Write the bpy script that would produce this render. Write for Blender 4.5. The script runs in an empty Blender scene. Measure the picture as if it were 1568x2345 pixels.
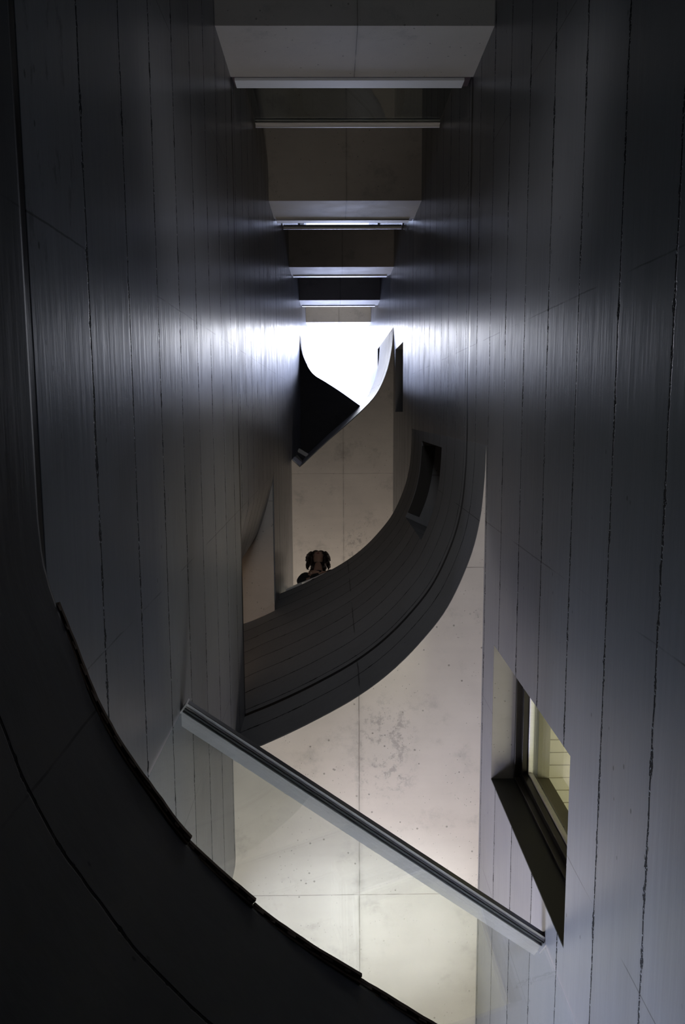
import bpy, bmesh, math, random
import numpy as np
from mathutils import Vector, Matrix
random.seed(7)
S = bpy.context.scene
COL = S.collection

# ------------------------------------------------------------------ camera
# plan axes used below: x to the right, v "up the picture" (world Y = -v), z up to the sky.
# The camera stands at the origin, 1.65 m above the ground floor, and looks almost straight up.
FPX = 1750.0
def cam_axes():
    cx, cy = 784.0, 1172.5
    z = np.array([763-cx, cy-942, FPX]); vy = cy + (FPX*FPX + (763-cx)*(850-cx))/(cy-942)
    v = -np.array([850-cx, cy-vy, FPX])
    z /= np.linalg.norm(z); v /= np.linalg.norm(v)
    x = np.cross(v, z); x /= np.linalg.norm(x)
    if x[0] < 0: x = -x
    return np.array([x, v, z])
RC = cam_axes()
def ax(c): return Vector((c[0], -c[1], c[2]))
right, up, back = ax(RC[:, 0]), ax(RC[:, 1]), -ax(RC[:, 2])
cd = bpy.data.cameras.new('camera'); cam = bpy.data.objects.new('camera', cd); COL.objects.link(cam)
M = Matrix((right, up, back)).transposed().to_4x4(); cam.matrix_world = M
cd.sensor_fit = 'VERTICAL'; cd.sensor_height = 36; cd.lens = 36*FPX/2345.0
cd.clip_start = 0.02; cd.clip_end = 200
S.camera = cam

# ------------------------------------------------------------------ world, exposure, lights
S.view_settings.view_transform = 'Standard'; S.view_settings.look = 'None'
S.view_settings.gamma = 1.0; S.view_settings.use_curve_mapping = False
S.view_settings.exposure = 0.0
W = bpy.data.worlds.new('sky'); S.world = W; W.use_nodes = True
bg = W.node_tree.nodes['Background']; bg.inputs[0].default_value = (0.74, 0.82, 1.0, 1)
# sky: glow added on the gallery side to light the landing edges, thinner overhead, brightest round the hidden sun past the roof edge
SKY_FILL, SKY_MID, SKY_SUN = 14.0, 3.2, 44.0
_nt = W.node_tree; _tc = _nt.nodes.new('ShaderNodeTexCoord'); _dp = _nt.nodes.new('ShaderNodeVectorMath'); _dp.operation = 'DOT_PRODUCT'
_dp.inputs[1].default_value = Vector((0.0, -0.14, 1.0)).normalized(); _nt.links.new(_tc.outputs['Generated'], _dp.inputs[0])
def _range(src, a, b, c, d):
    m = _nt.nodes.new('ShaderNodeMapRange'); m.interpolation_type = 'SMOOTHSTEP'
    for k_, v_ in zip((1, 2, 3, 4), (a, b, c, d)): m.inputs[k_].default_value = v_
    _nt.links.new(src, m.inputs[0]); return m
_sx = _nt.nodes.new('ShaderNodeSeparateXYZ'); _nt.links.new(_tc.outputs['Generated'], _sx.inputs[0])
_sun = _range(_dp.outputs['Value'], math.cos(math.radians(6.5)), 1.0, 0.0, SKY_SUN)
_fill = _range(_sx.outputs[1], -0.03, 0.06, SKY_MID, SKY_FILL)
_ad = _nt.nodes.new('ShaderNodeMath'); _nt.links.new(_sun.outputs[0], _ad.inputs[0]); _nt.links.new(_fill.outputs[0], _ad.inputs[1]); _nt.links.new(_ad.outputs[0], bg.inputs[1])
_tint = _range(_dp.outputs['Value'], math.cos(math.radians(6.5)), 1.0, 0.0, 1.0)
_cr = _nt.nodes.new('ShaderNodeMix'); _cr.data_type = 'RGBA'; _nt.links.new(_tint.outputs[0], _cr.inputs[0])
_cr.inputs[6].default_value = (0.60, 0.68, 1.0, 1); _cr.inputs[7].default_value = (1.0, 0.99, 0.96, 1); _nt.links.new(_cr.outputs[2], bg.inputs[0])
S.cycles.sample_clamp_indirect = 6.0
S.cycles.max_bounces = 9; S.cycles.diffuse_bounces = 6; S.cycles.glossy_bounces = 6
S.cycles.use_adaptive_sampling = False
S.cycles.transparent_max_bounces = 16
S.cycles.caustics_refractive = False

def area(name, loc, target, sx, sy, power, color, spread=180, portal=False):
    l = bpy.data.lights.new(name, 'AREA'); l.shape = 'RECTANGLE'; l.size = sx; l.size_y = sy
    l.energy = power; l.color = color; l.spread = math.radians(spread)
    if portal: l.cycles.is_portal = True
    o = bpy.data.objects.new(name, l); COL.objects.link(o)
    p = Vector((loc[0], -loc[1], loc[2])); t = Vector((target[0], -target[1], target[2]))
    o.location = p; o.rotation_euler = (t-p).to_track_quat('-Z', 'Y').to_euler(); return o
def spot(name, loc, target, power, color, angle, blend=1.0, r=0.04):
    l = bpy.data.lights.new(name, 'SPOT'); l.energy = power; l.color = color
    l.spot_size = math.radians(angle); l.spot_blend = blend; l.shadow_soft_size = r
    o = bpy.data.objects.new(name, l); COL.objects.link(o)
    p = Vector((loc[0], -loc[1], loc[2])); t = Vector((target[0], -target[1], target[2]))
    o.location = p; o.rotation_euler = (t-p).to_track_quat('-Z', 'Y').to_euler(); return o
# sampling portal in the roof opening of the shaft
area('roof_opening_portal', (0.12, 0.55, 17.12), (0.12, 0.55, 10), 1.5, 2.8, 1, (1, 1, 1), portal=True)
# daylight through the first gallery's end window; the rest are unseen lights added as fill
area('gallery_window_daylight', (0.25, -6.2, 2.3), (-0.5, -0.8, 1.9), 1.4, 1.4, 10, (0.74, 0.80, 1.0), 90)
area('right_wall_fill', (-2.3, -4.6, 2.2), (0.8, -1.0, 1.7), 1.2, 1.0, 105, (0.69, 0.72, 1.0), 90)  # added bluish fill for the right wall, not a real window
area('landing_lamp_light', (0.15, 1.55, 1.7), (0.1, -1.3, 6.0), 0.6, 0.3, 4.2, (0.94, 0.96, 1.0), 60)  # added light to lift the dark curved wall; no lamp stands there
area('low_wall_fill', (0.12, -3.3, 1.75), (0.12, 1.0, 2.0), 1.2, 0.3, 5, (0.7, 0.8, 1.0), 70)  # added low fill brightening both side walls above the floor
area('top_landing_fill', (0.12, 3.0, 14.1), (0.12, 2.2, 16.5), 0.6, 0.4, 11, (1.0, 0.97, 0.90), 150)  # added unseen light that brightens the topmost underside
# first gallery lamps (stand on its floor, out of sight behind the curved wall)
area('gallery_lamp_light', (0.15, -3.6, 1.9), (0.15, -2.6, 4.0), 1.1, 0.5, 24.5, (1.0, 0.93, 0.82), 130)
spot('uplight_a', (-0.12, -2.95, 1.62), (-0.12, -2.87, 4.0), 110, (0.86, 0.92, 0.98), 24)
spot('uplight_b', (0.36, -2.95, 1.62), (0.36, -2.87, 4.0), 150, (0.86, 0.92, 0.98), 30)
# second floor room left of the curved wall (warm), third floor room behind the person (warm white)
area('room_lamp_light', (-1.7, -1.9, 5.3), (-0.8, -1.6, 7.1), 0.5, 0.5, 3.2, (1.0, 0.70, 0.45))
area('upper_room_lamp_light', (0.1, -4.2, 8.4), (0.1, -2.2, 10.2), 1.0, 0.6, 42, (1.0, 0.90, 0.78))
# room seen through the window in the right wall
area('side_room_lamp_light', (2.3, -2.4, 2.6), (1.7, -2.3, 4.9), 0.8, 0.8, 40, (1.0, 0.96, 0.80))

# ------------------------------------------------------------------ materials
def new_mat(name):
    m = bpy.data.materials.new(name); m.use_nodes = True; nt = m.node_tree
    return m, nt, nt.nodes['Principled BSDF']
class N:
    def __init__(s, nt): s.nt = nt
    def node(s, t, **kw):
        n = s.nt.nodes.new(t)
        for k, v in kw.items(): setattr(n, k, v)
        return n
    def link(s, a, b): s.nt.links.new(a, b)
    def put(s, sock, val):
        if hasattr(val, 'is_output') or isinstance(val, bpy.types.NodeSocket): s.link(val, sock)
        else: sock.default_value = val
    def math(s, op, a, b=0.0, c=None, clamp=False):
        n = s.node('ShaderNodeMath', operation=op, use_clamp=clamp)
        s.put(n.inputs[0], a); s.put(n.inputs[1], b)
        if c is not None: s.put(n.inputs[2], c)
        return n.outputs[0]
    def ss(s, val, lo, hi, a=0.0, b=1.0):
        n = s.node('ShaderNodeMapRange', interpolation_type='SMOOTHSTEP')
        s.put(n.inputs['Value'], val); s.put(n.inputs['From Min'], lo); s.put(n.inputs['From Max'], hi)
        s.put(n.inputs['To Min'], a); s.put(n.inputs['To Max'], b); return n.outputs[0]
    def noise(s, vec, scale, detail=4, rough=0.55):
        n = s.node('ShaderNodeTexNoise'); s.put(n.inputs['Vector'], vec); n.inputs['Scale'].default_value = scale
        n.inputs['Detail'].default_value = detail; n.inputs['Roughness'].default_value = rough; return n.outputs[0]
    def map(s, vec, sc=(1, 1, 1), loc=(0, 0, 0)):
        n = s.node('ShaderNodeMapping'); s.link(vec, n.inputs[0]); n.inputs['Scale'].default_value = sc
        n.inputs['Location'].default_value = loc; return n.outputs[0]
    def mix(s, f, a, b, bt='MIX'):
        n = s.node('ShaderNodeMix', data_type='RGBA', blend_type=bt)
        s.put(n.inputs[0], f); s.put(n.inputs[6], a); s.put(n.inputs[7], b); return n.outputs[2]
    def pos(s):
        g = s.node('ShaderNodeNewGeometry'); x = s.node('ShaderNodeSeparateXYZ'); s.link(g.outputs['Position'], x.inputs[0])
        return g.outputs['Position'], x.outputs[0], s.math('MULTIPLY', x.outputs[1], -1.0), x.outputs[2]
    def spots(s, vec, scale, lo, hi):
        n = s.node('ShaderNodeTexVoronoi'); s.put(n.inputs['Vector'], vec); n.inputs['Scale'].default_value = scale
        return s.ss(n.outputs['Distance'], lo, hi, 1.0, 0.0)

def board_mat(name, base, rough=0.40, speck=0.5, jw=1.0):
    """fair-faced dark concrete cast against 36 cm boards, with ragged open joints"""
    m, nt, b = new_mat(name); n = N(nt); P, x, v, z = n.pos()
    big = n.noise(P, 0.9, 3); mid = n.noise(n.map(P, (3, 2.2, 3)), 1.6, 5)
    grain = n.noise(n.map(P, (30, 1.6, 30)), 1.0, 5, 0.6)          # grain along the boards
    hi = n.noise(n.map(P, (110, 60, 110)), 1.0, 3, 0.6)
    hj = n.noise(n.map(P, (14, 14, 14), (3, 1, 7)), 1.0, 2, 0.6)
    wob = n.math('MULTIPLY', n.math('SUBTRACT', n.noise(n.map(P, (9, 9, 9)), 1.0, 3), 0.5), 0.012)
    # per board tone
    t = n.math('DIVIDE', n.math('SUBTRACT', n.math('ADD', z, wob), 1.47), 0.356)
    brd = n.math('FLOOR', t)
    wn = n.node('ShaderNodeTexWhiteNoise', noise_dimensions='1D'); n.link(brd, wn.inputs['W'])
    fr = n.math('ABSOLUTE', n.math('SUBTRACT', n.math('FRACT', n.math('ADD', t, 0.5)), 0.5))
    d = n.math('MULTIPLY', fr, 0.356)
    wid = n.math('ADD', n.math('MULTIPLY', n.ss(hj, 0.40, 0.85), 0.010*jw), n.math('MULTIPLY', n.math('SUBTRACT', hi, 0.42), 0.017*jw))
    wid = n.math('MAXIMUM', wid, 0.0034)
    joint = n.ss(n.math('SUBTRACT', d, wid), -0.0008, 0.0014, 1.0, 0.0)
    cre = None
    for zz in (1.46, 4.58, 7.80, 10.92, 13.95):
        dd = n.math('ABSOLUTE', n.math('SUBTRACT', z, zz))
        joint = n.math('MULTIPLY', joint, n.ss(dd, 0.045, 0.05)); hw = 0.014 if zz < 2 else 0.024; c = n.ss(dd, hw-0.004, hw+0.004, 1.0, 0.0); cre = c if cre is None else n.math('MAXIMUM', cre, c)
    # thin upright panel joints
    tv = n.math('DIVIDE', n.math('SUBTRACT', n.math('ADD', v, n.math('MULTIPLY', wob, 0.6)), 0.37), 0.95)
    dv = n.math('MULTIPLY', n.math('ABSOLUTE', n.math('SUBTRACT', n.math('FRACT', n.math('ADD', tv, 0.5)), 0.5)), 0.95)
    gate = n.ss(n.noise(n.map(P, (2.2, .6, 2.2), (5, 5, 5)), 1.0, 2), 0.42, 0.55)
    vj = n.math('MULTIPLY', n.ss(dv, 0.0012, 0.0034, 1.0, 0.0), gate)
    pits = n.math('MULTIPLY', n.spots(n.map(P, (1, .55, 1)), 17, 0.05, 0.09), n.ss(n.noise(P, 2.3, 2), 0.47, 0.6))
    # scuffed area where boards stuck, about the second crease
    box = n.math('MULTIPLY', n.ss(n.math('ABSOLUTE', n.math('SUBTRACT', z, 5.55)), 0.55, 0.9, 1.0, 0.0),
                 n.ss(n.math('ABSOLUTE', n.math('SUBTRACT', v, 0.16)), 0.16, 0.38, 1.0, 0.0))
    sc = n.math('MULTIPLY', box, n.ss(n.noise(n.map(P, (16, 9, 22)), 1.0, 6, 0.75), 0.50, 0.60))
    box2 = n.math('MULTIPLY', n.ss(n.math('ABSOLUTE', n.math('SUBTRACT', z, 1.62)), 0.12, 0.20, 1.0, 0.0), n.ss(v, -0.2, 0.5))
    sc2 = n.math('MULTIPLY', box2, n.ss(n.noise(n.map(P, (20, 7, 20)), 1.0, 6, 0.7), 0.55, 0.66))
    sc = n.math('MAXIMUM', sc, n.math('MULTIPLY', sc2, 0.6))
    tone = n.math('ADD', 0.72, n.math('MULTIPLY', n.math('ADD', n.math('MULTIPLY', big, 0.35), n.math('MULTIPLY', mid, 0.25)), 0.9))
    tone = n.math('MULTIPLY', tone, n.math('ADD', 0.90, n.math('MULTIPLY', wn.outputs['Value'], 0.2)))
    tone = n.math('MULTIPLY', tone, n.math('ADD', 0.86, n.math('MULTIPLY', grain, 0.28)))
    col = n.node('ShaderNodeVectorMath', operation='SCALE'); col.inputs[0].default_value = base; n.link(tone, col.inputs[3])
    c = col.outputs[0]
    # pale scratches
    scr = n.ss(n.noise(n.map(P, (26, 1.2, 26), (2, 8, 1)), 1.0, 5, 0.6), 0.68, 0.80)
    c = n.mix(n.math('MULTIPLY', scr, 0.14), c, (base[0]*2.6, base[1]*2.6, base[2]*2.6, 1))
    c = n.mix(n.math('MULTIPLY', sc, 0.8), c, (0.012, 0.011, 0.011, 1))
    c = n.mix(n.math('MULTIPLY', pits, 0.8), c, (0.01, 0.01, 0.01, 1))
    stone = n.ss(n.noise(n.map(P, (170, 120, 170)), 1.0, 2), 0.64-0.06*speck, 0.66)
    jc = n.mix(n.math('MULTIPLY', stone, speck), (0.006, 0.006, 0.006, 1), (0.62, 0.62, 0.66, 1))
    c = n.mix(joint, c, jc)
    c = n.mix(n.math('MULTIPLY', vj, 0.75), c, (0.012, 0.011, 0.011, 1))
    c = n.mix(cre, c, (0.006, 0.006, 0.006, 1))
    n.link(c, b.inputs['Base Color'])
    r = n.math('MAXIMUM', 0.29, n.math('ADD', rough, n.math('MULTIPLY', n.math('SUBTRACT', mid, 0.5), 0.20)))
    n.link(n.math('ADD', r, n.math('MULTIPLY', joint, 0.4)), b.inputs['Roughness'])
    h = n.math('SUBTRACT', n.math('ADD', n.math('MULTIPLY', grain, 0.0010), n.math('MULTIPLY', mid, 0.0014)),
               n.math('ADD', n.math('MULTIPLY', joint, 0.012), n.math('MULTIPLY', cre, 0.004)))
    h = n.math('ADD', h, n.math('MULTIPLY', wn.outputs['Value'], 0.002))
    h = n.math('ADD', h, n.math('MULTIPLY', n.math('MULTIPLY', joint, stone), 0.010))
    bp = n.node('ShaderNodeBump'); bp.inputs['Strength'].default_value = 0.8; bp.inputs['Distance'].default_value = 1.0
    n.link(h, bp.inputs['Height']); n.link(bp.outputs[0], b.inputs['Normal'])
    b.inputs['Specular IOR Level'].default_value = 0.26
    return m

def slab_mat(name, base, rough=0.55, grid=True):
    """pale smooth cast concrete with panel joints, blowholes and blotches"""
    m, nt, b = new_mat(name); n = N(nt); P, x, v, z = n.pos()
    big = n.noise(P, 1.3, 4); mid = n.noise(P, 5.0, 6, 0.6); fine = n.noise(P, 60, 3)
    wob = n.math('MULTIPLY', n.math('SUBTRACT', n.noise(n.map(P, (6, 6, 6)), 1.0, 3), 0.5), 0.006)
    tone = n.math('ADD', 0.70, n.math('ADD', n.math('MULTIPLY', big, 0.36), n.math('MULTIPLY', mid, 0.22)))
    streak = n.noise(n.map(P, (1.2, 14, 1)), 1.0, 4)
    tone = n.math('MULTIPLY', tone, n.math('ADD', 0.93, n.math('MULTIPLY', streak, 0.13)))
    col = n.node('ShaderNodeVectorMath', operation='SCALE'); col.inputs[0].default_value = base; n.link(tone, col.inputs[3])
    c = col.outputs[0]
    blot = n.math('MULTIPLY', n.ss(n.noise(n.map(P, (3, 3, 3), (9, 3, 0)), 1.0, 8, 0.74), 0.52, 0.72), 0.42)
    c = n.mix(blot, c, (base[0]*.35, base[1]*.35, base[2]*.36, 1))
    # a rough greyer patch beside the middle joint
    patch = n.math('MULTIPLY', n.math('MULTIPLY', n.ss(n.math('ABSOLUTE', n.math('SUBTRACT', x, 0.27)), 0.08, 0.22, 1.0, 0.0),
                  n.ss(n.math('ABSOLUTE', n.math('SUBTRACT', v, -1.85)), 0.12, 0.40, 1.0, 0.0)),
                  n.ss(n.noise(n.map(P, (13, 11, 12)), 1.0, 7, 0.8), 0.50, 0.60))
    c = n.mix(n.math('MULTIPLY', patch, 0.5), c, (base[0]*.32, base[1]*.32, base[2]*.34, 1))
    pits = n.math('MULTIPLY', n.spots(P, 16, 0.06, 0.10), n.ss(n.noise(P, 3.1, 2), 0.42, 0.5))
    tiny = n.math('MULTIPLY', n.spots(n.map(P, (1, 1, 1), (4, 2, 1)), 45, 0.07, 0.12), n.ss(n.noise(P, 4.7, 2), 0.48, 0.55))
    pits = n.math('MAXIMUM', pits, tiny)
    c = n.mix(n.math('MULTIPLY', pits, 0.6), c, (base[0]*.22, base[1]*.22, base[2]*.2, 1))
    if grid:
        jx = n.ss(n.math('ABSOLUTE', n.math('SUBTRACT', n.math('ADD', x, wob), 0.13)), 0.0015, 0.004, 1.0, 0.0)
        halo = n.ss(n.math('ABSOLUTE', n.math('SUBTRACT', x, 0.13)), 0.0, 0.03, 0.18, 0.0)
        tv = n.math('DIVIDE', n.math('ADD', n.math('ADD', v, wob), 0.83), 1.88)
        dv = n.math('MULTIPLY', n.math('ABSOLUTE', n.math('SUBTRACT', n.math('FRACT', n.math('ADD', tv, 0.5)), 0.5)), 1.88)
        jv = n.ss(dv, 0.001, 0.003, 1.0, 0.0)
        j = n.math('MAXIMUM', n.math('MAXIMUM', jx, jv), halo)
        j = n.math('MULTIPLY', j, n.ss(n.noise(P, 7, 2), 0.3, 0.55, 0.35, 0.8))
        c = n.mix(j, c, (base[0]*.25, base[1]*.24, base[2]*.22, 1))
    n.link(c, b.inputs['Base Color'])
    n.link(n.math('ADD', rough-0.1, n.math('MULTIPLY', mid, 0.2)), b.inputs['Roughness'])
    h = n.math('SUBTRACT', n.math('ADD', n.math('MULTIPLY', mid, 0.0025), n.math('MULTIPLY', fine, 0.0003)), n.math('MULTIPLY', pits, 0.002))
    bp = n.node('ShaderNodeBump'); bp.inputs['Strength'].default_value = 0.7; bp.inputs['Distance'].default_value = 1.0
    n.link(h, bp.inputs['Height']); n.link(bp.outputs[0], b.inputs['Normal'])
    return m

def plain(name, col, rough=0.5, metal=0.0, nscale=20, amt=0.15, stretch=(1, 1, 1)):
    m, nt, b = new_mat(name); n = N(nt); tc = n.node('ShaderNodeTexCoord')
    ns = n.noise(n.map(tc.outputs['Object'], stretch), nscale, 4)
    f = n.math('ADD', 1-amt, n.math('MULTIPLY', ns, 2*amt))
    c = n.node('ShaderNodeVectorMath', operation='SCALE'); c.inputs[0].default_value = col; n.link(f, c.inputs[3])
    n.link(c.outputs[0], b.inputs['Base Color']); b.inputs['Metallic'].default_value = metal
    n.link(n.math('ADD', rough-0.05, n.math('MULTIPLY', ns, 0.1)), b.inputs['Roughness'])
    return m
def glass_mat(name, tint=(0.925, 0.96, 0.95), refl=1.5):
    m = bpy.data.materials.new(name); m.use_nodes = True; nt = m.node_tree; nt.nodes.clear(); n = N(nt)
    out = n.node('ShaderNodeOutputMaterial'); mx = n.node('ShaderNodeMixShader'); tr = n.node('ShaderNodeBsdfTransparent')
    gl = n.node('ShaderNodeBsdfGlossy'); gl.inputs['Roughness'].default_value = 0.015
    tr.inputs[0].default_value = (*tint, 1)
    # the sheet does not bend the rays here, so both of its faces must reflect like the outer one
    g = n.node('ShaderNodeNewGeometry'); fr = n.node('ShaderNodeFresnel')
    n.link(n.math('ADD', refl, n.math('MULTIPLY', g.outputs['Backfacing'], 1/refl-refl)), fr.inputs[0])
    n.link(fr.outputs[0], mx.inputs[0]); n.link(tr.outputs[0], mx.inputs[1]); n.link(gl.outputs[0], mx.inputs[2]); n.link(mx.outputs[0], out.inputs[0])
    return m

MW = board_mat('dark board-marked concrete', (0.19, 0.19, 0.20), 0.31, 0.85, 1.15)
MC = board_mat('black board-marked concrete', (0.15, 0.15, 0.155), 0.55, 0.06, 1.0)
ML = board_mat('shaded curved concrete', (0.10, 0.10, 0.10), 0.55, 0.04, 0.8)  # wall concrete darkened, so the low wall's shade is in its colour
MS = slab_mat('pale cast concrete', (0.50, 0.455, 0.41))
MSg = slab_mat('grey cast concrete edge', (0.20, 0.185, 0.17), grid=False)
MCC = board_mat('skylit board-marked concrete', (0.58, 0.58, 0.60), 0.45, 0.1, 0.8)  # skylight on the upper curved wall put into a paler colour
MD = slab_mat('shaded underside concrete', (0.09, 0.085, 0.085), grid=False)  # shade of the unlit underside put into a darker colour
MG = slab_mat('grey plastered room', (0.30, 0.29, 0.27), 0.8, grid=False)
MDark = plain('unlit room black', (0.03, 0.028, 0.026), 0.9, 0, 5)  # shade of the slot and unlit rooms put into the colour
MAl = plain('anodised aluminium', (0.78, 0.75, 0.73), 0.38, 0.35, 3, 0.10, (1, 40, 40))
MAlB = plain('brushed pale aluminium', (0.85, 0.85, 0.86), 0.45, 0.15, 3, 0.06, (1, 40, 40))
MAlD = plain('dark aluminium', (0.08, 0.08, 0.085), 0.45, 0.7, 3, 0.1)
MRust = plain('brown primed steel', (0.060, 0.024, 0.015), 0.6, 0.2, 30, 0.3)
MSeal = plain('black rubber gasket', (0.01, 0.01, 0.01), 0.6, 0, 10)
MFrame = plain('dark bronze window frame', (0.045, 0.040, 0.034), 0.35, 0.6, 6)
MSill = plain('dark coated steel lining', (0.030, 0.030, 0.024), 0.5, 0.3, 6, 0.2)
MPly = plain('brown wood fibre', (0.13, 0.08, 0.045), 0.8, 0, 60, 0.4)
MGl = glass_mat('pale green glass')
MGw = glass_mat('window glass', (0.93, 0.95, 0.88))

# ------------------------------------------------------------------ mesh helpers
def link(name, bm, mat, parent=None, smooth=False, loc=(0, 0, 0)):
    bmesh.ops.remove_doubles(bm, verts=bm.verts, dist=1e-5)
    bmesh.ops.recalc_face_normals(bm, faces=bm.faces)
    me = bpy.data.meshes.new(name); bm.to_mesh(me); bm.free()
    o = bpy.data.objects.new(name, me); COL.objects.link(o)
    if mat: me.materials.append(mat)
    if smooth:
        for p in me.polygons: p.use_smooth = True
    if any(loc):
        L = Vector((loc[0], -loc[1], loc[2]))
        me.transform(Matrix.Translation(-L))
        if parent is None: o.location = L
    if parent is not None: o.parent = parent
    return o
def tag(o, label=None, cat=None, group=None, kind=None):
    if label: o['label'] = label
    if cat: o['category'] = cat
    if group: o['group'] = group
    if kind: o['kind'] = kind
    return o
def struct(name, bm, mat, label, cat, smooth=False): return tag(link(name, bm, mat, smooth=smooth), label, cat, kind='structure')
def empty(name, loc, label, cat, group=None, kind=None):
    o = bpy.data.objects.new(name, None); COL.objects.link(o); o.location = (loc[0], -loc[1], loc[2]); o.empty_display_size = 0.1
    return tag(o, label, cat, group, kind)
def child(name, bm, mat, root, smooth=False, label=None):
    """bm is in plan coordinates; the part is parented to root (an Empty without rotation)"""
    L = root.location
    o = link(name, bm, mat, smooth=smooth)
    o.data.transform(Matrix.Translation(-L)); o.parent = root
    if label: o['label'] = label
    return o
def V(bm, p): return bm.verts.new((p[0], -p[1], p[2]))
def box(bm, x0, x1, v0, v1, z0, z1):
    vs = [V(bm, (x, v, z)) for z in (z0, z1) for v in (v0, v1) for x in (x0, x1)]
    for f in ((0, 1, 3, 2), (4, 6, 7, 5), (0, 4, 5, 1), (2, 3, 7, 6), (0, 2, 6, 4), (1, 5, 7, 3)): bm.faces.new([vs[i] for i in f])
def prism(bm, poly, z0, z1):
    a = [V(bm, (p[0], p[1], z0)) for p in poly]; b = [V(bm, (p[0], p[1], z1)) for p in poly]; k = len(poly)
    f1 = bm.faces.new(a); f2 = bm.faces.new(b)
    for i in range(k): bm.faces.new((a[i], a[(i+1) % k], b[(i+1) % k], b[i]))
    bmesh.ops.triangulate(bm, faces=[f1, f2])
def offset(path, d):
    out = []
    for i, p in enumerate(path):
        a = path[max(i-1, 0)]; b = path[min(i+1, len(path)-1)]
        tx, tv = b[0]-a[0], b[1]-a[1]; l = math.hypot(tx, tv) or 1
        out.append((p[0]-tv/l*d, p[1]+tx/l*d))
    return out
def wall(bm, path, zs, thick, holes=()):
    """solid wall along a plan path; positive thick = to the left of travel; holes = (i0, i1, k0, k1) cells left open"""
    back = offset(path, thick); n, m = len(path)-1, len(zs)-1
    opn = lambda i, k: i < 0 or k < 0 or i >= n or k >= m or any(h[0] <= i < h[1] and h[2] <= k < h[3] for h in holes)
    F = [[V(bm, (p[0], p[1], z)) for z in zs] for p in path]; B = [[V(bm, (p[0], p[1], z)) for z in zs] for p in back]
    for i in range(n):
        for k in range(m):
            if opn(i, k): continue
            bm.faces.new((F[i][k], F[i+1][k], F[i+1][k+1], F[i][k+1])); bm.faces.new((B[i][k], B[i][k+1], B[i+1][k+1], B[i+1][k]))
            if opn(i-1, k): bm.faces.new((F[i][k], F[i][k+1], B[i][k+1], B[i][k]))
            if opn(i+1, k): bm.faces.new((F[i+1][k], B[i+1][k], B[i+1][k+1], F[i+1][k+1]))
            if opn(i, k-1): bm.faces.new((F[i][k], B[i][k], B[i+1][k], F[i+1][k]))
            if opn(i, k+1): bm.faces.new((F[i][k+1], F[i+1][k+1], B[i+1][k+1], B[i][k+1]))
def smooth_path(pts, step=0.04):
    """Catmull-Rom through the measured plan points"""
    P = [np.array(p, float) for p in pts]; P = [2*P[0]-P[1]] + P + [2*P[-1]-P[-2]]; out = []
    for i in range(1, len(P)-2):
        k = max(2, int(np.linalg.norm(P[i+1]-P[i])/step))
        for j in range(k):
            t = j/k; a, b, c, d = P[i-1], P[i], P[i+1], P[i+2]
            out.append(tuple(0.5*((2*b)+(-a+c)*t+(2*a-5*b+4*c-d)*t*t+(-a+3*b-3*c+d)*t**3)))
    out.append(tuple(P[-2])); return out
def sweep(bm, path, z, prof):
    """sweep a closed profile [(across, height)] along a plan path at height z; ends capped"""
    rings = []
    for i, p in enumerate(path):
        a = path[max(i-1, 0)]; b = path[min(i+1, len(path)-1)]
        tx, tv = b[0]-a[0], b[1]-a[1]; l = math.hypot(tx, tv)
        rings.append([V(bm, (p[0]-tv/l*q[0], p[1]+tx/l*q[0], z+q[1])) for q in prof])
    k = len(prof)
    for r0, r1 in zip(rings, rings[1:]):
        for j in range(k): bm.faces.new((r0[j], r0[(j+1) % k], r1[(j+1) % k], r1[j]))
    fs = [bm.faces.new(rings[0]), bm.faces.new(rings[-1])]
    bmesh.ops.triangulate(bm, faces=fs)
def rect(w0, w1, h0, h1): return [(w0, h0), (w1, h0), (w1, h1), (w0, h1)]

XL, XR = -0.5635, 0.799
VLAND = 1.862                     # front edge of the landings
CA = smooth_path([(XR, -0.18), (0.793, -0.36), (0.772, -0.58), (0.72, -0.79), (0.61, -1.04), (0.47, -1.23), (0.30, -1.405),
                  (0.10, -1.555), (-0.16, -1.70), (-0.38, -1.805), (-0.56, -1.88), (-0.84, -2.0), (-1.5, -2.2)])
C0 = smooth_path([(XL, -0.20), (-0.557, -0.29), (-0.538, -0.37), (-0.512, -0.45), (-0.476, -0.565), (-0.428, -0.67), (-0.37, -0.765), (-0.30, -0.87),
                  (-0.17, -1.01), (-0.06, -1.105), (0.05, -1.185), (0.18, -1.28), (0.45, -1.48), (XR, -1.745)], 0.03)
CC = smooth_path([(XR, 1.10), (0.775, 0.82), (0.715, 0.54), (0.61, 0.29), (0.48, 0.115), (0.22, -0.13), (-0.08, -0.385), (-0.385, -0.665), (-0.455, -0.725)])
CD = smooth_path([(XL, 1.30), (-0.555, 1.16), (-0.52, 0.97), (-0.43, 0.765), (-0.32, 0.62), (-0.13, 0.50), (0.13, 0.33), (0.47, 0.09), (XR, -0.13)])
LA = smooth_path([(XL, -0.50), (-0.567, -0.62), (-0.60, -0.76), (-0.65, -0.94), (-0.72, -1.13), (-0.84, -1.30), (-1.15, -1.55)])
LU = smooth_path([(XL, 2.10), (-0.572, 2.26), (-0.61, 2.48), (-0.67, 2.73), (-0.85, 3.05), (-1.1, 3.3)])
L0 = smooth_path([(XL, -2.35), (-0.566, -2.52), (-0.60, -2.64), (-0.66, -2.78), (-0.80, -3.0), (-1.3, -3.4)])

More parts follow.
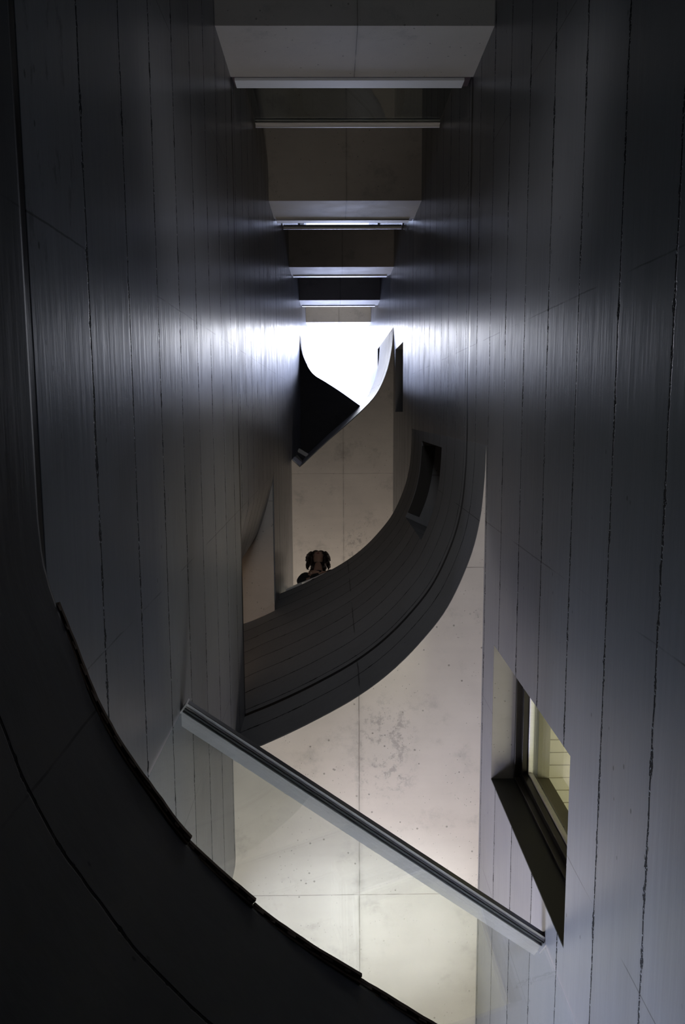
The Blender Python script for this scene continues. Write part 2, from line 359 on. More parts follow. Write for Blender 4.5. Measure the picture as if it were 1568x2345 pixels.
# ------------------------------------------------------------------ shell
# left wall: one continuous face from the ground up, bending away at the open floors
def left(bm, path, z0, z1): wall(bm, path, [z0, z1], -0.22)      # path runs towards -v, so the body is at -x
bm = bmesh.new()
left(bm, [(XL, 4.7)] + L0, 1.45, 4.0)
left(bm, [(XL, 4.7), (XL, -6.4)], 4.004, 4.60)
left(bm, LU[::-1] + LA, 4.60, 7.14)
left(bm, [(XL, 4.7), (XL, -6.4)], 7.14, 17.1)
struct('wall_left', bm, MW, 'tall dark board-marked concrete wall on the left of the shaft', 'wall')

HZ = [5.64, 6.92]                                       # curved wall opening
def ridx(path, pred): return next(i for i, p in enumerate(path) if pred(p))
i0 = ridx(CA, lambda p: p[1] <= -0.235); i1 = ridx(CA, lambda p: p[1] <= -0.94)
bm = bmesh.new()
# straight right wall with the window of the first gallery and the small opening higher up
wv = [4.7, 0.78, -0.01, -1.168, -1.882, -6.4]; pr = [(XR, v) for v in wv]
wall(bm, pr, [-1.65, 2.462, 3.715, 4.0], 0.24, [(3, 4, 1, 2)])
wall(bm, [(XR, 4.7), (XR, -0.18)], [4.0, 7.80], 0.24)
wall(bm, pr, [7.80, 8.86, 9.94, 10.28], 0.24, [(1, 2, 1, 2)])
wall(bm, [(XR, 4.7), (XR, 1.10)], [10.28, 13.9], 0.24)
wall(bm, [(XR, 4.7), (XR, -6.4)], [13.9, 17.1], 0.24)
struct('wall_right', bm, MW, 'tall dark board-marked concrete wall on the right with a deep square window', 'wall')
bm = bmesh.new(); wall(bm, CA, [4.004, HZ[0], HZ[1], 7.80], 0.24, [(i0, i1, 1, 2)])
struct('curved_wall', bm, MC, 'black curved concrete wall sweeping from the right wall down to the lower left, with a tall slot opening', 'wall', True)
bm = bmesh.new(); wall(bm, CC, [10.28, 13.27], 0.22)
struct('curved_wall', bm, MCC, 'pale-lit curved concrete wall close under the open sky, ending in a point', 'wall', True)
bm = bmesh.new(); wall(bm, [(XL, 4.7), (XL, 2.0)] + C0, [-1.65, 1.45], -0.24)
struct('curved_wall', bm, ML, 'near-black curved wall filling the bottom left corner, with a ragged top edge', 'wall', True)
for o in [o for o in COL.objects if o.name.startswith('curved_wall')]:
    # keep crisp arrises
    me = o.data
    for e in me.edges: pass
    bmm = bmesh.new(); bmm.from_mesh(me)
    for e in bmm.edges:
        if len(e.link_faces) == 2 and e.calc_face_angle(0) > 0.6: e.smooth = False
    bmm.to_mesh(me); bmm.free()

# ceilings / floor slabs on the near side (below the landings in the picture)
def slab(name, poly, z0, z1, label, mat=MS):
    b = bmesh.new(); prism(b, poly, z0, z1); return struct(name, b, mat, label, 'ceiling')
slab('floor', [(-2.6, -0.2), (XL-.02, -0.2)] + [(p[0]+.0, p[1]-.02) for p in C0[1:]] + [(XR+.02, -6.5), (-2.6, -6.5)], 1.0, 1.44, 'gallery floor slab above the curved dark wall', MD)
slab('ceiling', [(p[0], p[1]-.004) for p in CA if p[0] > XL] + [(XL-.01, -1.90), (XL-.01, -0.3), (-2.6, -0.3), (-2.6, -6.5), (XR+.02, -6.5), (XR+.02, -0.2)], 4.0, 4.57,
     'pale beige concrete ceiling with hairline joints behind the diagonal glass balustrade')
slab('ceiling', [(p[0], p[1]-.02) for p in CA if p[0] > XL] + [(XL-.01, -1.92), (XL-.01, 0.2), (-2.6, 0.2), (-2.6, -6.5), (XR+.02, -6.5), (XR+.02, -0.2)], 7.12, 7.78,
     'dim brown concrete ceiling strip seen left of the black curved wall')
slab('ceiling', [(p[0], p[1]-.015) for p in CC] + [(XL-.01, -0.63), (-2.6, -0.63), (-2.6, -6.5), (XR+.3, -6.5), (XR+.3, 1.08)], 10.26, 10.93,
     'grey beige concrete ceiling above the person, with a cross joint')
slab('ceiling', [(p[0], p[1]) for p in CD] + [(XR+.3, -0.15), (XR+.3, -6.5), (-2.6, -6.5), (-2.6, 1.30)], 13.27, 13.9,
     'unlit slab underside coloured black with a curved edge against the white sky', MD)
# landings on the far side, one per storey, joined to both walls
names = ['lowest', 'second', 'third', 'fourth', 'topmost']
LZ = [(4.0, 4.575, 'broad grey front edge crossing the top of the photo'), (7.12, 7.76, 'bluish front edge just below the first see-through balustrade'),
      (10.28, 10.86, 'narrow bluish front edge, third below the top of the photo'), (13.27, 13.88, 'thin bluish front edge, last before the sky'),
      (16.47, 17.1, 'beige underside lit by the sky')]
for i, (a, b_, t) in enumerate(LZ):
    b = bmesh.new(); box(b, XL-0.02 if i != 1 else -1.2, XR+.02, VLAND, 4.7, a, b_)
    struct('landing_slab', b, MS, 'concrete landing slab, %s' % t, 'landing')
b = bmesh.new(); box(b, XL, XR, VLAND, 4.7, 1.0, 1.45); struct('landing_slab', b, MS, 'first concrete landing slab, out of view overhead of the entrance', 'landing')

# outer building envelope (keeps daylight out of everything but the shaft)
b = bmesh.new()
box(b, -2.8, -2.6, -6.7, 4.9, -1.85, 17.3); struct('wall_outer_left', b, MG, 'outer building wall beyond the left rooms', 'wall')
b = bmesh.new(); box(b, 4.0, 4.2, -6.7, 4.9, -1.85, 17.3); struct('wall_outer_right', b, MG, 'outer building wall beyond the right rooms', 'wall')
b = bmesh.new(); box(b, -2.8, 4.2, 4.7, 4.9, -1.85, 17.3); struct('wall_back', b, MW, 'end wall behind the landings', 'wall')
b = bmesh.new(); box(b, -2.8, 4.2, -6.7, -6.5, -1.85, 17.3); struct('wall_front', b, MG, 'end wall of the galleries', 'wall')
b = bmesh.new(); box(b, -2.8, 4.2, -6.7, 4.9, -1.85, -1.65); struct('floor', b, MG, 'ground floor of the shaft', 'floor')
b = bmesh.new(); box(b, -2.8, XL, -6.7, 4.9, 17.1, 17.3); box(b, XR, 4.2, -6.7, 4.9, 17.1, 17.3)
box(b, XL, XR, VLAND, 4.9, 17.1, 17.3); box(b, XL, XR, -6.7, -0.9, 17.1, 17.3); struct('roof', b, MG, 'roof slab around the open shaft', 'roof')

# ragged fibre strip on top of the near-black curved wall
b = bmesh.new()
L = [0.0]
for p, q in zip(C0, C0[1:]): L.append(L[-1]+math.dist(p, q))
def at_s(s):
    s = min(max(s, 0), L[-1]-1e-6); i = max(k for k in range(len(L)) if L[k] <= s); i = min(i, len(C0)-2)
    t = (s-L[i])/(L[i+1]-L[i]); p, q = C0[i], C0[i+1]; tx, tv = q[0]-p[0], q[1]-p[1]; l = math.hypot(tx, tv)
    return (p[0]+tx*t, p[1]+tv*t), (-tv/l, tx/l)
def strip_piece(s0, s1, d0, d1, z0, z1, depth=0.05):
    k = max(2, int((s1-s0)/0.02)); R = []
    for j in range(k+1):
        u = j/k; (px, pv), (nx, nv) = at_s(s0+(s1-s0)*u); d = d0+(d1-d0)*u + random.uniform(-.0006, .0006)
        # nx,nv points to the left of travel = towards the shaft
        R.append([V(b, (px+nx*d, pv+nv*d, z0)), V(b, (px-nx*depth, pv-nv*depth, z0)), V(b, (px-nx*depth, pv-nv*depth, z1)), V(b, (px+nx*d, pv+nv*d, z1))])
    for r0, r1 in zip(R, R[1:]):
        for j in range(4): b.faces.new((r0[j], r0[(j+1) % 4], r1[(j+1) % 4], r1[j]))
    b.faces.new(R[0]); b.faces.new(R[-1])
joints = [0.17]
s_targets = [(-0.30, -0.88), (-0.17, -1.02), (0.04, -1.18), (0.27, -1.345), (0.5, -1.52)]
for t in s_targets:
    joints.append(min(range(len(C0)), key=lambda i: math.dist(C0[i], t)) and L[min(range(len(C0)), key=lambda i: math.dist(C0[i], t))])
joints.append(L[-1])
for s0, s1 in zip(joints, joints[1:]):
    strip_piece(s0, s1-0.004, 0.001, 0.010, 1.460, 1.469)      # top skin, stepping out towards each joint
    s = s0
    while s < s1-0.02:                                          # core webs with hollows between them
        w = random.uniform(0.012, 0.030)
        strip_piece(s, min(s+w, s1-0.004), 0.000+(s-s0)/(s1-s0)*0.007, 0.002+(s-s0)/(s1-s0)*0.007, 1.452, 1.460); s += w+random.uniform(0.018, 0.034)
    strip_piece(s0, s1-0.004, -0.001, 0.004, 1.446, 1.4525)
struct('trim_1', b, MPly, 'ragged brown hollow-core edge strip on top of the dark curved wall', 'edge strip')

# ------------------------------------------------------------------ glass balustrades
def landing_balustrade(zf, label, hr=1.30):
    root = empty('glass_balustrade', ((XL+XR)/2, 2.0, zf), label, 'balustrade', 'glass balustrades on the landings')
    xa, xb = XL+0.012, XR-0.012; xm = xb-0.035
    b = bmesh.new(); box(b, XL+.002, XR-.004, 1.880, 2.0, zf+.001, zf+0.17); child('base_channel', b, MRust, root)
    b = bmesh.new()
    sweep(b, [(xa+.008, 1.864), (xm, 1.864)], zf, [(0.0, 0.012), (0.0, 0.048), (0.004, 0.052), (0.004, 0.062), (0.0, 0.066), (0.0, 0.108), (0.008, 0.114), (-0.016, 0.114), (-0.016, 0.012)])
    bmesh.ops.recalc_face_normals(b, faces=b.faces); child('cover_strip', b, MAlB, root, label='pale aluminium cover strip')
    b = bmesh.new(); box(b, xa, xb, 2.073, 2.085, zf+0.02, zf+hr-0.03); child('glass_panel', b, MGl, root)
    b = bmesh.new(); box(b, xa, xb, 2.04, 2.12, zf+.001, zf+0.03); child('floor_shoe', b, MAlD, root)
    b = bmesh.new()
    sweep(b, [(xa, 2.079), (xb, 2.079)], zf+hr, [(-0.030, 0.0), (-0.012, 0.0), (-0.012, -0.03), (-0.008, -0.03), (-0.008, 0.008), (0.008, 0.008), (0.008, -0.03), (0.012, -0.03), (0.012, 0.0), (0.030, 0.0), (0.030, 0.016), (-0.030, 0.016)])
    child('handrail', b, MAl, root)
    return root
landing_balustrade(4.575, 'glass balustrade on the lowest landing, with white cover strip, nearest the photo top')
landing_balustrade(7.76, 'glass balustrade on the second landing, catching bright reflections', 1.25)
landing_balustrade(10.86, 'narrow glass balustrade on the third landing from below', 1.25)
landing_balustrade(13.88, 'smallest glass balustrade, on the landing right under the sky', 1.25)

# diagonal balustrade of the first gallery
PA, PB = (XL+0.004, -1.075), (XR-0.004, -2.035)
dx, dv = PB[0]-PA[0], PB[1]-PA[1]; dl = math.hypot(dx, dv); ux, uv = dx/dl, dv/dl
root = empty('glass_balustrade', (0.1, -1.55, 1.45), 'long glass balustrade with a metal handrail running diagonally across the lower photo', 'balustrade')
ZR = 2.685
prof = [(0.026, 0.0), (0.026, 0.030), (0.022, 0.034), (-0.054, 0.034), (-0.058, 0.030), (-0.058, 0.0), (-0.012, 0.0), (-0.010, 0.004),
        (-0.0075, 0.004), (-0.0075, 0.012), (0.0075, 0.012), (0.0075, 0.0), (0.014, 0.0), (0.014, 0.004), (0.017, 0.004), (0.017, 0.0)]
ends = [(PA[0]+ux*.003, PA[1]+uv*.003), (PB[0]-ux*.003, PB[1]-uv*.003)]
b = bmesh.new(); sweep(b, ends, ZR, prof); child('handrail', b, MAl, root)
b = bmesh.new(); sweep(b, ends, ZR, rect(0.0265, 0.0275, 0.002, 0.030)); child('handrail_face', b, MAlD, root, label='dark side face of the handrail')
b = bmesh.new(); sweep(b, ends, ZR, rect(0.0065, 0.0085, -0.006, 0.010)); sweep(b, ends, ZR, rect(-0.0085, -0.0065, -0.004, 0.010)); child('gasket', b, MSeal, root)
b = bmesh.new(); sweep(b, ends, 0, rect(-0.006, 0.006, 1.47, ZR+0.010)); child('glass_panel', b, MGl, root)
b = bmesh.new(); sweep(b, ends, 1.452, rect(-0.03, 0.03, 0.0, 0.06)); child('floor_shoe', b, MAlD, root)
for q, s in ((PA, 1), (PB, -1)):
    b = bmesh.new(); e = [(q[0], q[1]), (q[0]+s*ux*.006, q[1]+s*uv*.006)]
    sweep(b, e, ZR, rect(-0.058, 0.030, -0.020, 0.036)); child('end_plate', b, MAl, root)

# balustrade along the rim of the black curved wall (the person leans on it)
RIM = [p for p in CA if -0.56 < p[0] < 0.70]
RO = [(XL+.012, -2.135), (0.06, -1.885), (0.46, -1.62)]
root = empty('glass_balustrade', (0.0, -1.85, 7.80), 'curved glass balustrade above the black curved wall, with the person leaning on it', 'balustrade')
b = bmesh.new(); sweep(b, RO, 7.80, rect(-0.006, 0.006, 0.03, 1.20)); child('glass_panel', b, MGl, root)
b = bmesh.new(); sweep(b, RO, 7.80, rect(-0.03, 0.03, 0.001, 0.04)); child('floor_shoe', b, MAlD, root)
b = bmesh.new(); sweep(b, RO, 7.80, [(-.030, 1.20), (-.008, 1.20), (-.008, 1.205), (.008, 1.205), (.008, 1.20), (.030, 1.20), (.030, 1.228), (-.030, 1.228)]); child('handrail', b, MAl, root)
RIMs = [p for p in RIM if p[0] < -0.33]
b = bmesh.new(); sweep(b, RIMs, 7.80, rect(0.0, 0.02, 0.001, 0.10)); child('cover_strip', b, MAlB, root, label='pale aluminium cover strip along the rim')

# short balustrade at the tip of the upper curved wall
root = empty('glass_balustrade', (-0.5, -0.66, 10.93), 'tiny glass balustrade with a pale strip between left wall and the upper curved wall', 'balustrade')
q0, q1 = (XL+.004, -0.645), (-0.452, -0.735)
b = bmesh.new(); sweep(b, [q0, q1], 10.93, rect(-0.01, 0.01, -0.60, 0.03)); child('cover_strip', b, MAlB, root, label='pale aluminium cover strip')
b = bmesh.new(); sweep(b, [q0, q1], 10.93, rect(-0.025, -0.013, 0.0, 1.15)); child('glass_panel', b, MGl, root)
b = bmesh.new(); sweep(b, [(XL+.004, -0.60), (-0.41, -0.69)], 10.93, rect(-0.03, 0.03, 1.15, 1.18)); child('handrail', b, MAl, root)

# ------------------------------------------------------------------ window in the right wall
W0, W1, Z0, Z1 = -1.882, -1.168, 2.462, 3.715
win = empty('window_1', (XR+.1, -1.525, 2.462), 'deep square window in the right wall with a dark frame and a lit yellowish room behind', 'window', kind='structure')
def frame_ring(x0, x1, w, inset, mat, name, label=None):
    b = bmesh.new(); a0, a1, c0, c1 = W0+inset, W1-inset, Z0+inset, Z1-inset
    box(b, x0, x1, a0, a1, c1-w, c1); box(b, x0, x1, a0, a1, c0, c0+w)
    box(b, x0, x1, a0, a0+w, c0+w, c1-w); box(b, x0, x1, a1-w, a1, c0+w, c1-w)
    bmesh.ops.bevel(b, geom=list(b.edges), offset=0.002, segments=1, affect='EDGES')
    return child(name, b, mat, win, label=label)
frame_ring(0.915, 0.985, 0.022, 0.001, MFrame, 'outer_frame')
frame_ring(0.945, 0.995, 0.030, 0.022, MFrame, 'sash_frame')
frame_ring(0.975, 1.000, 0.008, 0.052, MAl, 'glazing_bead', 'thin bright glazing bead')
b = bmesh.new(); box(b, 0.985, 0.993, W0+.055, W1-.055, Z0+.055, Z1-.055); child('pane', b, MGw, win)
b = bmesh.new(); box(b, XR+0.001, 0.916, W0, W0+0.004, Z0+.001, Z1-.001); child('reveal_lining', b, MSill, win, label='dark coated steel reveal lining')
b = bmesh.new(); box(b, XR+0.001, 0.916, W0+.004, W1-.004, Z1-.004, Z1); child('lintel', b, MSg, win, label='grey concrete lintel')
# inner reveal and the side room behind it
b = bmesh.new()
MRoom = plain('cream room plaster', (0.60, 0.57, 0.47), 0.85, 0, 4, 0.06)
box(b, 1.04, 1.10, W0-.02, W0, Z0-.1, Z1+.1); box(b, 1.04, 1.10, W1, W1+.02, Z0-.1, Z1+.1); box(b, 1.04, 1.10, W0, W1, Z1, Z1+.02); box(b, 1.04, 1.10, W0, W1, Z0-.02, Z0)
child('inner_reveal', b, plain('grey beige reveal plaster', (0.30, 0.28, 0.21), 0.8, 0, 4, 0.06), win)
b = bmesh.new(); box(b, 1.1, 3.95, -3.6, 0.2, 4.9, 5.0); box(b, 1.1, 3.95, -3.6, 0.2, 1.4, 1.5); box(b, 3.9, 3.95, -3.6, 0.2, 1.5, 4.9)
box(b, 1.1, 3.95, -3.6, -3.5, 1.5, 4.9); box(b, 1.1, 3.95, 0.1, 0.2, 1.5, 4.9)
for zz in ((1.5, Z0-.02), (Z1+.02, 4.9)): box(b, 1.08, 1.1, -3.6, 0.2, *zz)
box(b, 1.08, 1.1, -3.6, W0-.02, 1.5, 4.9); box(b, 1.08, 1.1, W1+.02, 0.2, 1.5, 4.9)
struct('wall_side_room', b, MRoom, 'cream walls and ceiling of the lit room behind the window', 'room')
b = bmesh.new()
for k in range(40):   # shallow ribs running away from the window
    t = bmesh.new(); box(t, 1.1, 3.9, -3.5+k*0.09, -3.465+k*0.09, 4.888, 4.90)
    me = bpy.data.meshes.new('t'); t.to_mesh(me); t.free(); b.from_mesh(me); bpy.data.meshes.remove(me)
struct('ceiling_side_room', b, MRoom, 'ribbed cream ceiling of the lit room behind the window', 'ceiling')

# near-black sheets stand in for the unlit rooms behind the slot and small opening
b = bmesh.new(); box(b, 1.35, 1.40, -2.6, 0.6, 5.01, 7.1); struct('wall_slot_room', b, MDark, 'wall of the unlit room behind the slot opening, coloured near-black', 'wall')
win2 = empty('window_2', (0.75, -0.55, 5.64), 'tall dark slot opening in the black curved wall', 'window', kind='structure')
seg = CA[i0:i1+1]
b = bmesh.new(); sweep(b, offset(seg, 0.12), 5.64, rect(0, 0.06, 0.0, 0.03)); child('slot_frame', b, MFrame, win2)
b = bmesh.new(); sweep(b, seg[1:-1], 5.64, [(0.004, 1.274), (0.118, 1.274), (0.118, 1.2795), (0.004, 1.2795)]); child('head_shade', b, MDark, win2)  # dark strip added for the shade under the slot head
win3 = empty('window_3', (XR+.1, 0.385, 8.86), 'small dark rectangular opening high in the right wall', 'window', kind='structure')
b = bmesh.new(); box(b, 0.93, 0.97, -0.01, 0.03, 8.86, 9.94); box(b, 0.93, 0.97, 0.74, 0.78, 8.86, 9.94); box(b, 0.93, 0.97, 0.03, 0.74, 8.86, 8.90); box(b, 0.93, 0.97, 0.03, 0.74, 9.90, 9.94); child('window_frame', b, MFrame, win3)
b = bmesh.new(); box(b, 1.45, 1.5, -0.8, 1.6, 7.9, 10.2); struct('wall_dark_room', b, MDark, 'wall of the unlit room behind the small high opening, coloured near-black', 'wall')
#PERSON
# ------------------------------------------------------------------ the person leaning on the upper rail
MSkin = plain('skin', (0.42, 0.25, 0.18), 0.55, 0, 30, 0.06)
MHair = plain('dark brown wavy hair', (0.018, 0.011, 0.008), 0.45, 0, 60, 0.4, (1, 1, .2))
MTop = plain('black knit top', (0.014, 0.013, 0.016), 0.85, 0, 90, 0.3)
MTrou = plain('dark trousers', (0.02, 0.022, 0.03), 0.9, 0, 50, 0.2)
MShoe = plain('black shoes', (0.012, 0.012, 0.012), 0.5, 0, 20)
def bake(o, mods):
    for t, kw in mods:
        m = o.modifiers.new(t, t)
        for k, v in kw.items(): setattr(m, k, v)
    bpy.context.view_layer.update()
    dg = bpy.context.evaluated_depsgraph_get()
    me = bpy.data.meshes.new_from_object(o.evaluated_get(dg)); old = o.data
    o.modifiers.clear(); o.data = me; bpy.data.meshes.remove(old); return o
def skin_mesh(chains, sub=1):
    """chains: lists of (x, v, z, r) or (x, v, z, ra, rb); points with equal coordinates are shared; the first point is the root"""
    vs, rs, es, idx = [], [], [], {}
    for ch in chains:
        prev = None
        for p in ch:
            k = tuple(round(c, 4) for c in p[:3])
            if k not in idx: idx[k] = len(vs); vs.append((p[0], -p[1], p[2])); rs.append((p[3], p[4] if len(p) > 4 else p[3]))
            if prev is not None and prev != idx[k]: es.append((prev, idx[k]))
            prev = idx[k]
    me = bpy.data.meshes.new('tmp'); me.from_pydata(vs, es, []); o = bpy.data.objects.new('tmp', me); COL.objects.link(o)
    m = o.modifiers.new('s', 'SKIN'); sv = me.skin_vertices[0].data
    for i, r in enumerate(rs): sv[i].radius = r
    sv[0].use_root = True
    bake(o, [('SUBSURF', dict(levels=sub, render_levels=sub))])
    bm = bmesh.new(); bm.from_mesh(o.data); me = o.data; bpy.data.objects.remove(o); bpy.data.meshes.remove(me); return bm
def blob(bm, c, r, rot=(0, 0, 0)):
    t = bmesh.new(); bmesh.ops.create_uvsphere(t, u_segments=28, v_segments=18, radius=1)
    from mathutils import Euler
    t.transform(Matrix.Translation((c[0], -c[1], c[2])) @ Euler(rot).to_matrix().to_4x4() @ Matrix.Diagonal((r[0], r[1], r[2], 1)))
    me = bpy.data.meshes.new('t'); t.to_mesh(me); t.free(); bm.from_mesh(me); bpy.data.meshes.remove(me)
def fuse(name, bm, vox, mat, root, smooth=4):
    me = bpy.data.meshes.new(name); bm.to_mesh(me); bm.free(); o = bpy.data.objects.new(name, me); COL.objects.link(o)
    bake(o, [('REMESH', dict(mode='VOXEL', voxel_size=vox)), ('SMOOTH', dict(factor=0.5, iterations=smooth))])
    o.data.name = name; o.data.materials.clear(); o.data.materials.append(mat)
    for p in o.data.polygons: p.use_smooth = True
    o.data.transform(Matrix.Translation(-root.location)); o.parent = root; return o
proot = empty('person', (-0.19, -2.33, 7.80), 'person in a black top leaning forearms on the rail above the black curved wall', 'person')
hip = (-0.19, -2.33, 8.66, 0.145, 0.11); waist = (-0.19, -2.26, 8.85, 0.120, 0.09); chest = (-0.195, -2.115, 9.04, 0.14, 0.10)
nb = (-0.20, -1.98, 9.165, 0.075, 0.065); neck = (-0.20, -1.90, 9.235, 0.050, 0.050); skull = (-0.20, -1.86, 9.31, 0.052, 0.052)
shl = (-0.365, -1.99, 9.145, 0.058, 0.055); shr = (-0.035, -1.96, 9.145, 0.058, 0.055)
ell = (-0.425, -2.05, 9.075, 0.041); elr = (0.045, -1.965, 9.075, 0.041)
ell2 = (-0.39, -2.045, 9.060, 0.038); elr2 = (0.01, -1.962, 9.060, 0.038)
wrl = (-0.225, -1.985, 9.060, 0.025, 0.020); wrr = (-0.175, -1.935, 9.085, 0.025, 0.020)
def hand(w, d, n, side, droop):
    """palm and five unequal bent fingers; d = pointing direction, n = knuckle spread direction (both in plan coordinates)"""
    w = np.array(w[:3]); d = np.array(d, float); d /= np.linalg.norm(d); n = np.array(n, float); n /= np.linalg.norm(n); dn = np.array((0, 0, -1.0))
    out = []; pc = w+d*0.045
    P = lambda a, r, r2=None: (a[0], a[1], a[2], r) if r2 is None else (a[0], a[1], a[2], r, r2)
    out.append([P(w, .023, .019), P(pc, .030, .015)])
    for k, (o_, L, r) in enumerate(((-.028, .066, .0078), (-.010, .076, .0084), (.010, .072, .0082), (.028, .056, .0070))):
        b = w+d*0.078+n*o_; a1 = b+d*L*.45+dn*L*.10*droop; a2 = a1+d*L*.28+dn*L*.25*droop; a3 = a2+d*L*.14+dn*L*.28*droop
        out.append([P(pc, .030, .015), P(w+d*0.06+n*o_*.8, .012), P(b, r*1.1), P(a1, r), P(a2, r*.92), P(a3, r*.8)])
    t0 = w+d*0.022-n*0.022*side; t1 = t0+d*0.026-n*0.020*side+dn*.004; t2 = t1+d*0.026-n*.004*side+dn*.008
    out.append([P(w+d*0.012, .018), P(t0, .012), P(t1, .0095), P(t2, .0085)]); return out
leg = lambda s: [hip, (-0.19+s*.085, -2.34, 8.58, .088), (-0.19+s*.095, -2.31, 8.28, .062), (-0.19+s*.10, -2.36, 8.02, .050), (-0.19+s*.10, -2.40, 7.89, .036), (-0.19+s*.105, -2.34, 7.845, .036, .026), (-0.19+s*.115, -2.24, 7.832, .034, .020)]
ch = [[hip, waist, chest, nb, neck, skull], [chest, shl, ell, ell2, (-0.31, -2.02, 9.058, .033), wrl], [chest, shr, elr, elr2, (-0.08, -1.95, 9.072, .033), wrr], leg(-1), leg(1)]
bmp = skin_mesh(ch)
def add_hand(w, d, n, side, droop):
    hb = skin_mesh(hand(w, d, n, side, droop)); me = bpy.data.meshes.new('h'); hb.to_mesh(me); hb.free(); bmp.from_mesh(me); bpy.data.meshes.remove(me)
add_hand(wrl, (1, .38, 0.0), (.36, -1, 0.05), 1, 0.9)
add_hand(wrr, (-1, -.05, 0.05), (0.05, -1, 0.0), -1, 1.2)
# head, tilted a little back so the face shows from far below
hx, hv, hz = -0.20, -1.83, 9.38; TL = math.radians(-6)
def hp(x, f, z):   # head-local: x right, f forward (+v), z up
    c, s = math.cos(TL), math.sin(TL); return (hx+x, hv+f*c+z*s*-1*0+(-z*s), hz+z*c+f*s*-1)
R_ = (0, 0, 0)
blob(bmp, hp(0, -.005, .030), (.076, .096, .088)); blob(bmp, hp(0, .022, -.035), (.060, .070, .068)); blob(bmp, hp(0, .052, -.088), (.027, .024, .020))
blob(bmp, hp(-.035, .02, -.065), (.025, .045, .025)); blob(bmp, hp(.035, .02, -.065), (.025, .045, .025))
blob(bmp, hp(0, .098, -.022), (.013, .018, .014)); blob(bmp, hp(0, .086, .000), (.009, .014, .028)); blob(bmp, hp(.012, .092, -.027), (.007, .009, .007)); blob(bmp, hp(-.012, .092, -.027), (.007, .009, .007))
blob(bmp, hp(0, .084, -.052), (.024, .012, .006)); blob(bmp, hp(0, .082, -.062), (.020, .012, .006))
blob(bmp, hp(-.078, -.005, -.005), (.008, .018, .030)); blob(bmp, hp(.078, -.005, -.005), (.008, .018, .030))
blob(bmp, hp(-.030, .080, .028), (.022, .012, .007)); blob(bmp, hp(.030, .080, .028), (.022, .012, .007))
fuse('body', bmp, 0.0042, MSkin, proot, 2)
for s in (-1, 1):
    e = bmesh.new(); blob(e, hp(s*.031, .073, .010), (.012, .010, .008)); child('eye', e, MSeal, proot, True)
l = bmesh.new(); blob(l, hp(0, .0885, -.0525), (.022, .0105, .0055)); blob(l, hp(0, .0865, -.0625), (.018, .0105, .0058)); child('lips', l, plain('lips', (.30, .10, .09), .4), proot, True)
# hair: shell open at the face, with wavy locks down to the shoulders
hb = bmesh.new(); blob(hb, hp(0, -.030, .042), (.098, .102, .098)); blob(hb, hp(0, -.065, -.03), (.090, .062, .10))
blob(hb, hp(-.085, -.02, -.02), (.030, .055, .10)); blob(hb, hp(.085, -.02, -.02), (.030, .055, .10)); blob(hb, hp(-.030, .030, .088), (.060, .062, .040)); blob(hb, hp(.034, .028, .086), (.058, .062, .040)); blob(hb, hp(0, .0, .10), (.07, .07, .042))
rnd = random.Random(3); chains = []
for s in (-1, 1):
    for k in range(15):
        f0 = -.085+k*.0105; w = .020*math.sin(k*1.7)
        top = hp(s*.075, f0*.9+.015, .05)
        pts = [(*top, .016)]
        for j in range(1, 7):
            out = .018+.046*math.sin(min(j, 6)/6*2.3)+w*.5
            q = hp(s*(.078+out*(.75+.25*rnd.random())+.010*math.sin(j*1.9+k)), f0+.012*math.sin(j*1.6+k*.9)+.015, .05-j*.041)
            pts.append((*q, .017-.0018*j))
        chains.append(pts)
for k in range(9):
    x0 = -.08+k*.02; pts = [(*hp(x0, -.085, .02), .018)]
    for j in range(1, 6): pts.append((*hp(x0*1.15+.008*math.sin(j+k), -.105+.008*math.cos(j*2+k), .02-j*.042), .018-.0015*j))
    chains.append(pts)
for pts in chains:
    t = skin_mesh([pts]); me = bpy.data.meshes.new('t'); t.to_mesh(me); t.free(); hb.from_mesh(me); bpy.data.meshes.remove(me)
fuse('hair', hb, 0.0055, MHair, proot, 1)
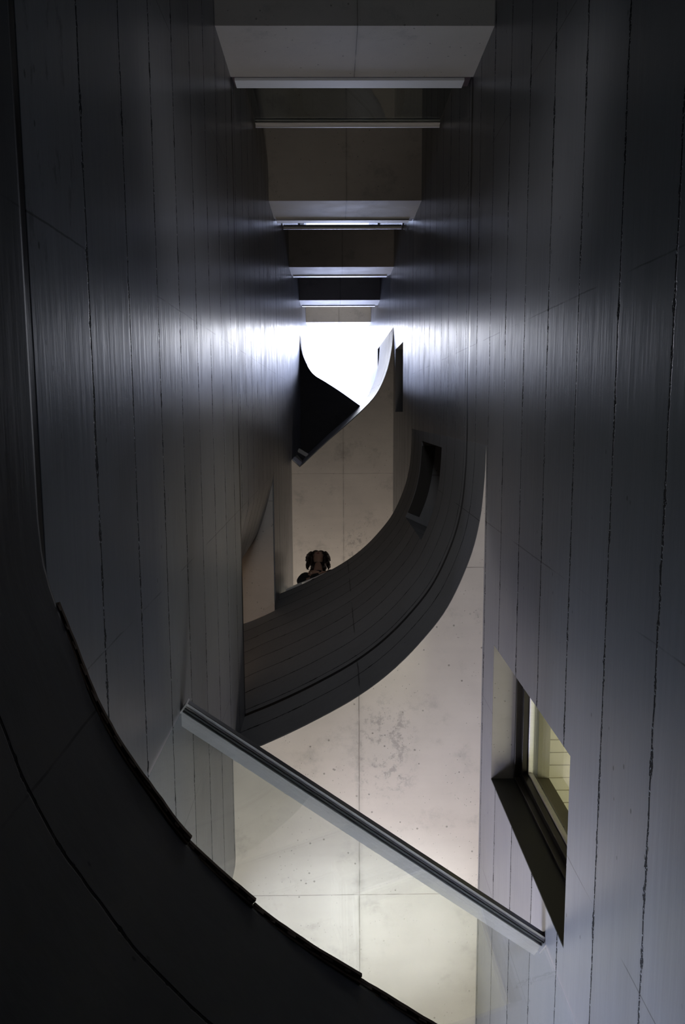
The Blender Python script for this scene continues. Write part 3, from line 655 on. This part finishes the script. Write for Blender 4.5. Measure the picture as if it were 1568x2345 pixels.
# a few loose strands
b = bmesh.new()
for pts in ([(-.095, .0, .02), (-.135, .01, -.02), (-.150, .02, -.055), (-.143, .02, -.09)], [(-.09, .02, .0), (-.125, .03, -.05), (-.148, .02, -.10), (-.13, .02, -.15)],
            [(.095, .0, -.05), (.125, .01, -.09), (.140, .0, -.135), (.132, .01, -.17)], [(.09, -.02, -.08), (.13, -.01, -.13), (.137, -.01, -.16), (.15, 0, -.19)]):
    P3 = smooth_path([hp(*p)[:2] for p in pts], .01); zz = np.interp(np.linspace(0, 1, len(P3)), np.linspace(0, 1, 4), [hp(*p)[2] for p in pts])
    for (p, z0), (q, z1) in zip(zip(P3, zz), zip(P3[1:], zz[1:])):
        A = [V(b, (p[0]+.0022*math.cos(a), p[1]+.0022*math.sin(a), z0)) for a in (0, 2.1, 4.2)]; B = [V(b, (q[0]+.002*math.cos(a), q[1]+.002*math.sin(a), z1)) for a in (0, 2.1, 4.2)]
        for j in range(3): b.faces.new((A[j], A[(j+1) % 3], B[(j+1) % 3], B[j]))
child('hair_strands', b, MHair, proot)['kind'] = 'stuff'
# clothes follow the body
g = lambda p, d: (*p[:3], *(r+d for r in p[3:]))
tb = skin_mesh([[hip, waist, chest, nb, (-0.20, -1.945, 9.195, .056, .055)], [*ch[1][:4], (-0.325, -2.026, 9.059, .036)], [*ch[2][:4], (-0.055, -1.952, 9.070, .036)], leg(-1)[:2], leg(1)[:2]])
tb.normal_update(); NN = [(v_, v_.normal.copy()) for v_ in tb.verts]
for v_, n_ in NN: v_.co += n_*0.013
fuse('top', tb, 0.009, MTop, proot, 3)
tr = skin_mesh([[g(hip, .017), *[g(p, .013) for p in leg(-1)[1:5]]], [g(hip, .017), *[g(p, .013) for p in leg(1)[1:5]]]]); fuse('trousers', tr, 0.010, MTrou, proot, 3)
for s in (-1, 1):
    sb = bmesh.new(); x = -0.19+s*.11; blob(sb, (x, -2.30, 7.842), (.048, .135, .036)); blob(sb, (x-s*.008, -2.39, 7.865), (.042, .05, .05)); o = fuse('shoe', sb, .007, MShoe, proot, 2)
    for vv in o.data.vertices: vv.co.z = max(vv.co.z, 0.002)
